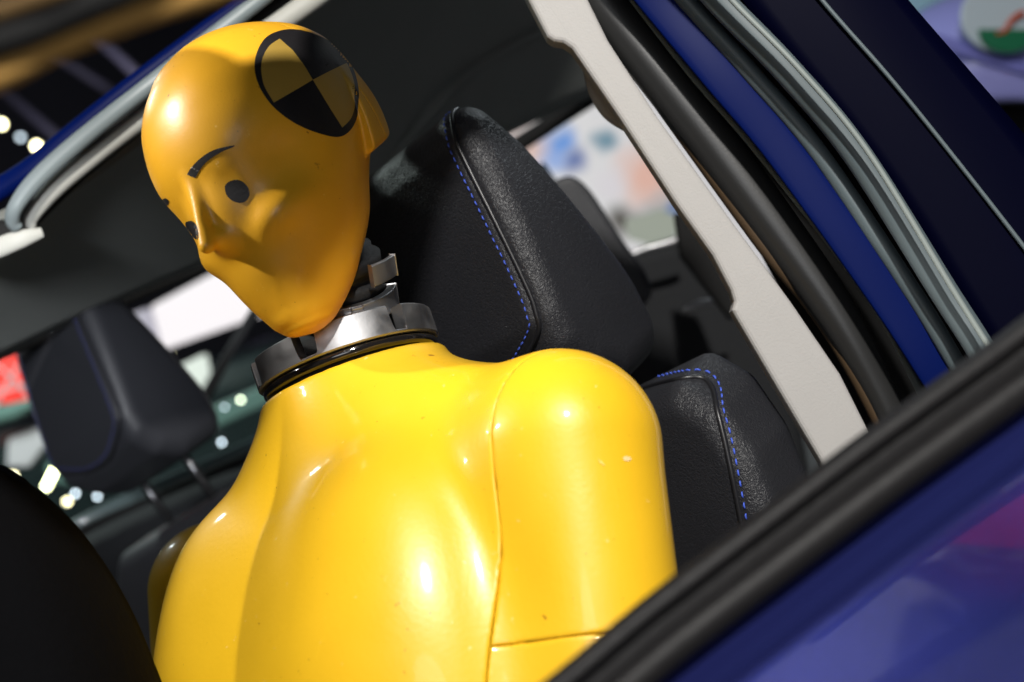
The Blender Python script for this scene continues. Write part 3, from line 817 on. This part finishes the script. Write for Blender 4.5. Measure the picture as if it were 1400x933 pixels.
strip('inner_frame', [(-70, 362, 1.42), (0, 336, 1.41), (36, 316, 1.395), (43, 296, 1.39), (75, 258, 1.39), (130, 212, 1.40), (200, 158, 1.41), (300, 88, 1.43), (410, 12, 1.45), (500, -55, 1.48)], [12, 11, 10, 11, 13, 13, 14, 14, 15, 15], M['trim_rail'], roof, .8)
strip('lower_frame', [(-80, 366, 1.372), (-10, 342, 1.372), (26, 328, 1.372), (58, 318, 1.38)], [14, 14, 13, 7], M['trim_rail'], roof, .5)
slab('headliner', [[W(-90, 358, 1.44), W(62, 296, 1.45), W(256, 154, 1.49), W(470, -60, 1.50), W(640, -260, 1.50), W(860, -330, 1.9), W(1100, -330, 2.2)],
                   [W(-90, 362, 1.46), W(60, 300, 1.46), W(250, 160, 1.50), W(420, 20, 1.54), W(540, -90, 1.60), W(760, -120, 2.0), W(960, -120, 2.3)],
                   [W(-90, 420, 1.58), W(60, 372, 1.60), W(250, 270, 1.66), W(420, 150, 1.75), W(580, 20, 1.9), W(740, -20, 2.15), W(960, -40, 2.4)],
                   [W(-90, 470, 1.72), W(60, 412, 1.74), W(250, 335, 1.80), W(420, 250, 1.92), W(600, 130, 2.1), W(760, 60, 2.3), W(960, 20, 2.5)],
                   [W(-90, 540, 1.84), W(60, 458, 1.86), W(250, 372, 1.94), W(420, 305, 2.06), W(600, 232, 2.2), W(780, 142, 2.45), W(960, 70, 2.6)]], M['headliner'], roof, .02, 2, back=1)
strip('headliner_seam', [(520, 235, 2.1), (600, 140, 2.05), (660, 85, 2.12), (760, 30, 2.2)], 5, M['headliner'], roof, .5)
# near side rail of the roof: its lined underside passes close to the camera
strip('near_roof_rail', [(-160, 160, .46), (0, 98, .46), (70, 62, .46), (190, 12, .46), (330, -35, .48), (500, -100, .52)], [26, 24, 24, 26, 30, 34], mat('rail_lining', (.34, .19, .045), .8), roof, .6)
strip('near_roof_rail_seal', [(-160, 90, .455), (0, 48, .455), (70, 22, .455), (190, -30, .455), (330, -85, .48)], 30, M['void'], roof, .6)
strip('near_roof_flange', [(-160, 60, .45), (0, 14, .45), (120, -28, .45), (260, -80, .46)], 14, mat('rail_lining_dark', (.09, .05, .012), .8), roof, .6)

# --- things low on the far side
dashb = slab('dashboard', [[W(-80, 610, .95), W(-10, 640, .95), W(35, 668, .95), W(92, 714, .96), W(146, 790, .97), W(186, 865, .98), W(215, 950, .99), W(270, 1060, 1.0)],
                  [W(-80, 700, .86), W(0, 720, .86), W(40, 750, .86), W(90, 790, .87), W(140, 860, .88), W(180, 930, .89), W(200, 1000, .9), W(220, 1100, .9)],
                  [W(-80, 1000, .82), W(0, 1010, .82), W(40, 1020, .82), W(70, 1030, .82), W(90, 1040, .82), W(120, 1060, .83), W(140, 1080, .83), W(150, 1150, .84)]], M['dash'], car, .01, 2)
strip('dashboard_edge', [(-80, 618, .945), (0, 645, .945), (26, 660, .945), (38, 672, .95)], 9, M['dash'], car)
sill = empty('far_door', W(250, 650, 2.4), parent=car)
strip('far_window_sill', [(60, 742, 2.40), (130, 705, 2.42), (210, 668, 2.46), (290, 634, 2.5), (400, 585, 2.55), (520, 530, 2.6)], [8, 9, 10, 10, 9, 8], M['teal_grey'], sill, .6)
strip('far_window_seal', [(60, 756, 2.38), (130, 719, 2.40), (210, 684, 2.44), (290, 648, 2.48), (400, 600, 2.53), (520, 545, 2.6)], 8, M['void'], sill, .6)
slab('far_door_card', [[W(40, 770, 2.36), W(200, 694, 2.42), (W(420, 600, 2.52))], [W(60, 860, 2.3), W(260, 790, 2.36), W(460, 700, 2.46)], [W(120, 1050, 2.2), W(320, 1000, 2.25), W(500, 900, 2.35)]], M['fabric'], sill, .02, 2)
strip('far_pillar', [(258, 585, 2.62), (285, 535, 2.6), (318, 475, 2.58), (352, 420, 2.56), (400, 340, 2.5)], [8, 8, 7, 7, 7], M['fabric'], sill, .6)
# far window top frame
strip('far_window_frame', [(-80, 512, 1.9), (60, 455, 1.94), (200, 392, 2.0), (330, 340, 2.08), (450, 300, 2.15)], [13, 13, 14, 14, 14], M['void'], roof, .8)

# --- rear seats behind the driver's headrest
rs = empty('rear_seat', W(900, 400, 2.2), parent=car)
plate('headrest', [(735, 262), (775, 240), (806, 258), (850, 325), (885, 375), (888, 410), (840, 450), (800, 430), (740, 330)], 1.95, M['leather_plain'], rs, .10, .02, 4)
plate('backrest', [(860, 345), (905, 330), (950, 328), (990, 345), (1080, 520), (1100, 700), (900, 700), (850, 560), (840, 400)], 2.15, M['fabric'], rs, .15, .03, 3)
strip('chrome_loop', [(862, 349, 2.05), (885, 340, 2.05), (912, 333, 2.05), (930, 326, 2.05)], [4.5, 5, 6, 5], M['alu'], rs, .7)
strip('belt_buckle_trim', [(935, 424, 2.0), (955, 416, 2.0), (985, 410, 2.0), (1000, 407, 2.0)], [3, 5, 4.5, 3], M['alu'], rs, .7)
plate('window_surround', [(922, 290), (960, 300), (1010, 420), (1000, 440), (930, 350)], 1.9, M['void'], rs, .02, .004)
rw = empty('rear_window', W(800, 250, 2.7), parent=car)
strip('rear_window_frame', [(640, 235, 2.6), (700, 203, 2.6), (770, 158, 2.6), (830, 120, 2.6), (900, 75, 2.6)], 12, M['void'], rw, .6)
strip('rear_window_frame', [(740, 225, 2.64), (775, 280, 2.62), (800, 330, 2.6)], 5, M['teal_grey'], rw, .6)

# --- unseen panel added above the car, outline shaped to throw the head's shade
L1v = L1
ez = 1.50
def up_to_panel(pts):
    out = []
    for p in pts:
        q = W(*p); out.append(q.lerp(L1v, (ez - q.z) / (L1v.z - q.z)))
    return out
edge = up_to_panel([(150, 1000, 1.08), (226, 880, 1.12), (246, 800, 1.13), (276, 725, 1.14), (312, 662, 1.14), (338, 605, 1.1), (348, 545, 1.06), (380, 478, 1.04), (440, 440, 1.02), (500, 372, 1.06), (560, 345, 1.16), (600, 235, 1.16), (650, 176, 1.16), (705, 176, 1.18), (712, 120, 1.2), (700, 60, 1.25)])
edge += up_to_panel([(740, -80, 1.42), (600, -80, 1.42), (500, -20, 1.32), (440, 48, 1.06), (430, 60, 1.0), (350, 75, .98), (290, 76, 1.01), (235, 86, 1.04), (150, 130, 1.06), (0, 300, 1.06), (-60, 800, 1.06)])
Vr = edge; N = len(Vr)
Vr = [Vector((v.x, v.y, ez)) for v in Vr]
shade_panel = obj('shade_panel', Vr + [v + Vector((0, 0, .02)) for v in Vr], [tuple(range(N)), tuple(reversed(range(N, 2 * N)))] + [((i + 1) % N, i, N + i, N + (i + 1) % N) for i in range(N)], M['paint'], roof, smooth=False)
# ------------------------------------------------------------------ the exhibition hall
def sheet(name, c, ux, uy, m, label=None, cat=None, kind=None, thick=.05, group=None):
    c, ux, uy = Vector(c), Vector(ux), Vector(uy); n = ux.cross(uy).normalized() * thick
    V = [c - ux - uy, c + ux - uy, c + ux + uy, c - ux + uy]; V += [v - n for v in V]
    o = obj(name, V, [(0, 1, 2, 3), (7, 6, 5, 4), (0, 4, 5, 1), (1, 5, 6, 2), (2, 6, 7, 3), (3, 7, 4, 0)], m, smooth=False)
    return tag(o, label, cat, group, kind)
floor = sheet('floor', (0, 0, -.02), (30, 0, 0), (0, 30, 0), mat('hall_carpet', (.06, .06, .065), .7, var=.2), kind='structure')
ceil = sheet('ceiling', (0, 0, 8.0), (30, 0, 0), (0, -30, 0), mat('dark_hall_ceiling', (.16, .14, .20), .9, var=.4, var_scale=.6), kind='structure')
wall_m = mat('dark_hall_wall', (.05, .05, .06), .8, var=.5, var_scale=.5)
sheet('hall_wall', (-15, 0, 4), (0, 30, 0), (0, 0, 4.2), wall_m, kind='structure')
sheet('hall_wall', (0, -15, 4), (-30, 0, 0), (0, 0, 4.2), wall_m, kind='structure')
def emis(name, color, s):
    m, nt, b = new_mat(name); b.inputs['Base Color'].default_value = (0, 0, 0, 1); b.inputs['Roughness'].default_value = .6
    b.inputs['Emission Color'].default_value = (*color, 1); b.inputs['Emission Strength'].default_value = s; return m
def bulb(px, py, d, r, color, s, label, group):
    """a hanging show lamp: black can with a glowing lens facing the car"""
    p = W(px, py, d); rr = 1.5 * r * d / FPX
    t = empty('show_lamp', p, label, 'lamp', group)
    V, F = [], []
    to = (CAM_LOC - p).normalized(); a = to.orthogonal().normalized(); b = to.cross(a)
    n = 20
    prof = [(1.25, .2), (1.3, 0), (1.15, -1.8), (.6, -2.4)]
    for q, z in prof:
        for k in range(n):
            w = 2 * math.pi * k / n; V.append(p + (a * math.cos(w) + b * math.sin(w)) * rr * q + to * rr * z)
    for i in range(len(prof) - 1):
        for k in range(n): F.append((i * n + k, i * n + (k + 1) % n, (i + 1) * n + (k + 1) % n, (i + 1) * n + k))
    F.append(tuple(range((len(prof) - 1) * n, len(prof) * n)))
    obj('housing', V, F, M['void'], t)
    V = [p + to * rr * .45]; F = []
    for q, z in [(.6, .3), (1.0, .0), (1.0, -.3)]:
        for k in range(n):
            w = 2 * math.pi * k / n; V.append(p + (a * math.cos(w) + b * math.sin(w)) * rr * q + to * rr * z)
    for k in range(n): F.append((0, 1 + k, 1 + (k + 1) % n))
    for i in range(2):
        for k in range(n): F.append((1 + i * n + k, 1 + (i + 1) * n + k, 1 + (i + 1) * n + (k + 1) % n, 1 + i * n + (k + 1) % n))
    obj('lens', V, F, emis('lens_glow', color, s), t)
warm, cool, green = (1, .93, .55), (.75, .9, 1), (.85, 1, .7)
for px, py, d, r, c, s, lb in [
    (2, 170, 7, 3.2, warm, 14, 'glowing round show lamp at the very left edge, high above the pale roof frame'),
    (50, 200, 8, 3.2, warm, 14, 'brighter left one of two touching lamps above the blue roof edge'),
    (66, 207, 8.4, 2.6, warm, 14, 'right one of two touching lamps above the blue roof edge'),
    (28, 188, 9, 2.2, cool, 4, 'dim bluish lamp between the edge lamp and the touching pair'),
    (141, 400, 4.5, 2.6, green, 8, 'faint greenish lamp just above the small headrest'),
    (233, 488, 4.5, 2.0, warm, 9, 'small lamp seen right of the small headrest below the white screen'),
    (329, 547, 4.5, 1.8, green, 9, 'lone round lamp seen in the dark just left of the yellow chest'),
    (336, 446, 4.5, 1.8, cool, 6, 'bluish lamp seen close to the dummy chin'),
    (303, 605, 4.5, 1.6, cool, 8, 'blue lamp just above the far window sill by the yellow shoulder'),
    (307, 557, 4.5, 1.4, cool, 4, 'dim blue lamp above the far window sill'),
    (71, 620, 4.5, 1.6, warm, 14, 'small lamp glow just under the small headrest chin'),
    (18, 651, 4.5, 2.8, warm, 10, 'bright lamp at the left edge right above the dashboard'),
    (92, 686, 4.5, 2.6, warm, 9, 'lamp low between the dashboard and the far seat'),
    (103, 675, 4.5, 1.6, cool, 10, 'bluish lamp touching the low lamp by the far seat'),
    (133, 679, 4.5, 1.6, cool, 8, 'pale lamp under the left steel headrest post')]:
    bulb(px, py, d, r, c, s, lb, 'show lamps glowing in the hall')
tag(tube('tube_lamp', [W(62, 668, 4.5), W(76, 640, 4.5)], .009, emis('tube_glow', (.95, 1, .55), 14), None), 'short slanting yellow tube lamp under the small headrest', 'lamp')
def wpoly(name, poly, depth, m, label, cat, parent=None, thick=.06, group=None):
    o = plate(name, poly, depth, m, parent, thick, .01)
    if parent is None: tag(o, label, cat, group)
    return o
wpoly('white_screen', [(206, 419), (345, 345), (420, 330), (420, 400), (352, 432), (222, 478)], 5.5, emis('screen_white', (1, .95, .97), .95), 'large glowing white screen beyond the far window, behind the chin', 'screen')
wpoly('grey_screen', [(160, 436), (203, 421), (220, 478), (205, 500), (165, 470)], 5.7, emis('screen_grey', (.55, .53, .62), .8), 'pale lavender screen left of the big white one', 'screen')
wpoly('light_panel', [(246, 500), (279, 484), (284, 510), (270, 536), (255, 528), (240, 512)], 5.2, emis('panel_green_white', (.85, .95, .85), .9), 'small greenish white light panel under the big white screen', 'screen')
def banner_mat():
    m, nt, b = new_mat('red_banner'); tc = nt.nodes.new('ShaderNodeTexCoord')
    w = nt.nodes.new('ShaderNodeTexWave'); w.inputs['Scale'].default_value = 1.1; w.inputs['Distortion'].default_value = 1.2
    nt.links.new(tc.outputs['Object'], w.inputs['Vector'])
    r = nt.nodes.new('ShaderNodeValToRGB'); r.color_ramp.elements[0].color = (.75, .03, .02, 1); r.color_ramp.elements[0].position = .72
    r.color_ramp.elements[1].color = (.85, .6, .58, 1); r.color_ramp.elements[1].position = .9
    nt.links.new(w.outputs['Fac'], r.inputs[0]); nt.links.new(r.outputs[0], b.inputs['Base Color'])
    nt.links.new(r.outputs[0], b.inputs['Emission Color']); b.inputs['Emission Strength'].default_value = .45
    return m
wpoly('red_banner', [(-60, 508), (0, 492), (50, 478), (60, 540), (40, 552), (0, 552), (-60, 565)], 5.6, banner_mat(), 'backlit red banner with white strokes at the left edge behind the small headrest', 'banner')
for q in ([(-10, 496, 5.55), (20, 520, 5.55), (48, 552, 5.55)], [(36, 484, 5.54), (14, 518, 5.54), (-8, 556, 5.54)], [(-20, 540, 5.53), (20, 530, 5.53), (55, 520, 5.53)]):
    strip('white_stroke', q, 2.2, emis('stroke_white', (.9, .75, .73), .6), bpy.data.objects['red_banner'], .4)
M['pale_far'] = mat('pale_far_panel', (.42, .40, .42), .5)
M['green_far'] = mat('green_grey_glass', (.10, .17, .15), .2, coat=.5)
M['dark_far'] = mat('dark_far_body', (.012, .018, .018), .15, coat=.8)
c2 = empty('far_car', W(150, 640, 5.0), 'dark green show car beyond the far window, under the small headrest', 'car')
plate('body', [(-60, 590), (60, 575), (180, 560), (230, 500), (300, 478), (420, 440), (560, 420), (560, 700), (60, 800), (-60, 760)], 5.6, M['dark_far'], c2, .5, .15)
plate('windscreen', [(60, 640), (110, 585), (170, 590), (190, 640), (120, 668), (70, 660)], 4.9, M['green_far'], c2, .03, .01)
plate('side_window', [(10, 600), (50, 585), (70, 600), (40, 640), (8, 640)], 4.9, M['pale_far'], c2, .03, .01)
plate('roof_pillar', [(-20, 560), (40, 545), (60, 552), (20, 575), (-20, 585)], 4.85, M['green_far'], c2, .05, .02)
plate('bonnet', [(190, 600), (330, 540), (420, 500), (420, 530), (330, 570), (210, 625)], 4.9, M['green_far'], c2, .04, .01)

# printed wall seen through the rear window
def poster_mat():
    m, nt, b = new_mat('printed_wall'); tc = nt.nodes.new('ShaderNodeTexCoord'); prev = None
    o0 = W(810, 235, 6)
    col = nt.nodes.new('ShaderNodeRGB'); col.outputs[0].default_value = (.66, .62, .64, 1); cur = col.outputs[0]
    for px, py, rad, c in [(722, 205, .10, (.62, .42, .38)), (762, 195, .07, (.12, .26, .62)), (784, 225, .06, (.12, .16, .36)), (755, 220, .06, (.25, .35, .65)), (828, 190, .06, (.15, .25, .33)), (886, 240, .13, (.72, .42, .35)), (835, 250, .07, (.66, .60, .64)),
                           (905, 300, .10, (.20, .27, .30)), (850, 305, .08, (.07, .06, .05)), (912, 290, .04, (.10, .16, .40))]:
        p = W(px, py, 6); v = nt.nodes.new('ShaderNodeVectorMath'); v.operation = 'DISTANCE'; v.inputs[1].default_value = p
        n = nt.nodes.new('ShaderNodeTexNoise'); n.inputs['Scale'].default_value = 6
        nt.links.new(tc.outputs['Object'], n.inputs['Vector'])
        mx = nt.nodes.new('ShaderNodeMixRGB'); mx.inputs[0].default_value = .12; nt.links.new(tc.outputs['Object'], mx.inputs[1]); nt.links.new(n.outputs['Color'], mx.inputs[2])
        ad = nt.nodes.new('ShaderNodeVectorMath'); ad.operation = 'DISTANCE'; ad.inputs[1].default_value = tuple(.88 * q + .06 for q in p)
        nt.links.new(mx.outputs[0], ad.inputs[0])
        r = nt.nodes.new('ShaderNodeMapRange'); r.inputs[1].default_value = rad * 1.2; r.inputs[2].default_value = rad * .3; nt.links.new(ad.outputs['Value'], r.inputs[0])
        x = nt.nodes.new('ShaderNodeMixRGB'); nt.links.new(r.outputs[0], x.inputs[0]); nt.links.new(cur, x.inputs[1]); x.inputs[2].default_value = (*c, 1); cur = x.outputs[0]
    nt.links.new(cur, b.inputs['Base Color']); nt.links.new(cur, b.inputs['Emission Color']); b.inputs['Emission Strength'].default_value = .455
    return m
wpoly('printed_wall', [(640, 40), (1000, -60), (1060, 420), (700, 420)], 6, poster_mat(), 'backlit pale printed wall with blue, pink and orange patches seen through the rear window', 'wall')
plate_o = wpoly('display_case', [(855, 300), (905, 285), (925, 295), (925, 325), (890, 335), (860, 325)], 5.2, emis('case_light', (.55, .60, .50), .55), 'small pale display case glowing low in the rear window', 'display case')

# pale car in the next stand, beyond the rear door
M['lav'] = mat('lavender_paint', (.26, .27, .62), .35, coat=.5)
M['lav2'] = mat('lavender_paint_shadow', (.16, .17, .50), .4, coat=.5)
M['ice'] = mat('pale_blue_roof', (.30, .52, .66), .35)
c3 = empty('pale_car', W(1330, 80, 3.2), 'pale lavender car with a round emblem on its side, at the top right corner', 'car')
body3 = slab('body', [[W(1190, 90, 3.3), W(1240, 40, 3.25), W(1300, 5, 3.2), W(1380, -20, 3.2), W(1500, -60, 3.2)],
              [W(1190, 130, 3.25), W(1250, 60, 3.2), W(1310, 25, 3.1), W(1390, 10, 3.1), W(1500, -10, 3.1)],
              [W(1190, 180, 3.2), W(1270, 100, 3.15), W(1330, 90, 3.1), W(1400, 100, 3.1), W(1500, 110, 3.1)],
              [W(1200, 240, 3.2), W(1290, 150, 3.15), W(1350, 133, 3.12), W(1420, 136, 3.12), W(1500, 140, 3.12)]], M['lav'], c3, .05, 2)
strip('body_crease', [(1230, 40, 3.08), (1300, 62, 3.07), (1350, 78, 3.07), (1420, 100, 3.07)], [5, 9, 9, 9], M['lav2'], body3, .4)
plate('roof_glass', [(1180, -60), (1500, -60), (1500, -40), (1380, -25), (1290, 5), (1240, 32), (1200, 20)], 3.35, M['ice'], c3, .05, .02)
em = plate('emblem', [(1346 + 62 * math.cos(a) + 30, 22 + 52 * math.sin(a)) for a in [k * math.pi / 12 for k in range(24)]], 3.03, mat('emblem_pale', (.42, .50, .56), .4), c3, .01, .003)
plate('emblem_green', [(1370 + 40 * math.cos(a) + 8, 40 + 32 * math.sin(a)) for a in [k * math.pi / 12 for k in range(13)]], 3.015, mat('emblem_green', (.0, .12, .05), .4), em, .006, .002)
strip('emblem_red', [(1362, 46, 3.01), (1374, 42, 3.01), (1380, 32, 3.01), (1390, 22, 3.01), (1402, 17, 3.01)], [2, 3, 3.5, 4, 4], mat('emblem_red', (.45, .07, .02), .4), em, .5)
plate('sill', [(1290, 140), (1500, 140), (1500, 200), (1340, 185)], 3.3, M['void'], c3, .05, .01)
tag(sheet('yellow_platform', W(1400, 195, 3.8), tuple(D(.4, -.12, 0)), tuple(D(.01, .05, .0)), mat('amber_carpet', (.35, .12, .02), .7)), 'narrow amber platform edge under the pale car', 'platform')
# hall roof trusses, seen at the upper left
for k, (a, b) in enumerate([((100, 20, 9), (240, 150, 9)), ((0, 120, 10), (140, 240, 10)), ((160, 130, 11), (20, 40, 11)), ((330, 20, 10), (100, 200, 10.5))]):
    tag(tube('roof_truss', [W(*a), W(*b)], .035, mat('truss_grey', (.07, .065, .09), .6), None), ['grey truss nearest the golden roof rail', 'lowest truss in the dark, left above the lamps', 'truss crossing behind the others at the upper left', 'long truss running beside the blue roof edge'][k], 'truss', 'hall roof trusses')

# --- unseen sheets added behind the camera, outlined to make the reflections in the door
_nd = Vector((.24, .05, .97)).normalized()
def behind(px, py, d):
    v = Vector(((px - 700) / FPX, (466.5 - py) / FPX, -1)); loc = v * .63; v.normalize()
    r = v - _nd * (2 * v.dot(_nd)); return CAM_LOC + CM @ (loc + r * d)
M['sheet_white'] = mat('sheet_white', (.50, .50, .56), .6, var=.12, var_scale=1.2)
def bsheet(name, pts, d, m, label, cat):
    pts = smooth_poly(pts, 5)
    P_ = [behind(x, y, d) for x, y in pts]; N = len(P_); back = (P_[0] - CAM_LOC).normalized() * .06
    tag(obj(name, P_ + [p + back for p in P_], [tuple(range(N)), tuple(reversed(range(N, 2 * N)))] + [((i + 1) % N, i, N + i, N + (i + 1) % N) for i in range(N)], m, smooth=False), label, cat)
bsheet('pale_reflection_sheet', [(600, 1150), (900, 980), (1060, 850), (1170, 745), (1230, 712), (1290, 745), (1360, 775), (1480, 800), (1700, 850), (1700, 1300), (1100, 1500)], 2.2, M['sheet_white'], 'unseen pale sheet added to mirror as lavender in the blue door skin', 'wall')
bsheet('upper_reflection_sheet', [(1310, 610), (1400, 570), (1560, 560), (1600, 660), (1480, 680), (1350, 640)], 2.3, M['sheet_white'], 'unseen pale sheet added to mirror above the red one in the door', 'banner')
bsheet('red_reflection_sheet', [(1265, 715), (1300, 665), (1350, 655), (1420, 690), (1520, 740), (1520, 790), (1400, 765), (1320, 745)], 2.15, mat('red_reflection_sheet', (.85, .02, .08), .6), 'unseen red sheet added to mirror in the blue door skin', 'reflection sheet')
bsheet('dark_reflection_sheet', [(1225, 765), (1262, 755), (1310, 790), (1380, 800), (1420, 815), (1370, 850), (1340, 900), (1325, 850), (1290, 815)], 2.1, M['void'], 'unseen black sheet added to mirror as a dark wave in the door', 'banner')
bsheet('dark_reflection_sheet', [(1275, 925), (1290, 890), (1330, 880), (1370, 910), (1400, 870), (1450, 920), (1450, 1000), (1300, 1000)], 2.1, M['void'], 'unseen black sheet added to mirror at the bottom right of the door', 'banner')
tag(slab('wide_reflection_sheet', [[CAM_LOC + D(x, y, 4.2) for x in (-3, 0, 3)] for y in (1.2, 0, -1.6)], M['sheet_white'], None, .05), 'wide pale sheet added behind the camera to mirror in the glossy chest', 'wall')  # added out of view to give glossy surfaces something pale to reflect
bsheet('dark_reflection_sheet', [(1100, 830), (1180, 745), (1290, 655), (1400, 590), (1520, 560), (1500, 600), (1400, 640), (1300, 700), (1200, 770), (1120, 840)], 2.0, M['void'], 'long unseen black sheet added to mirror just below the belt line of the blue door', 'banner')
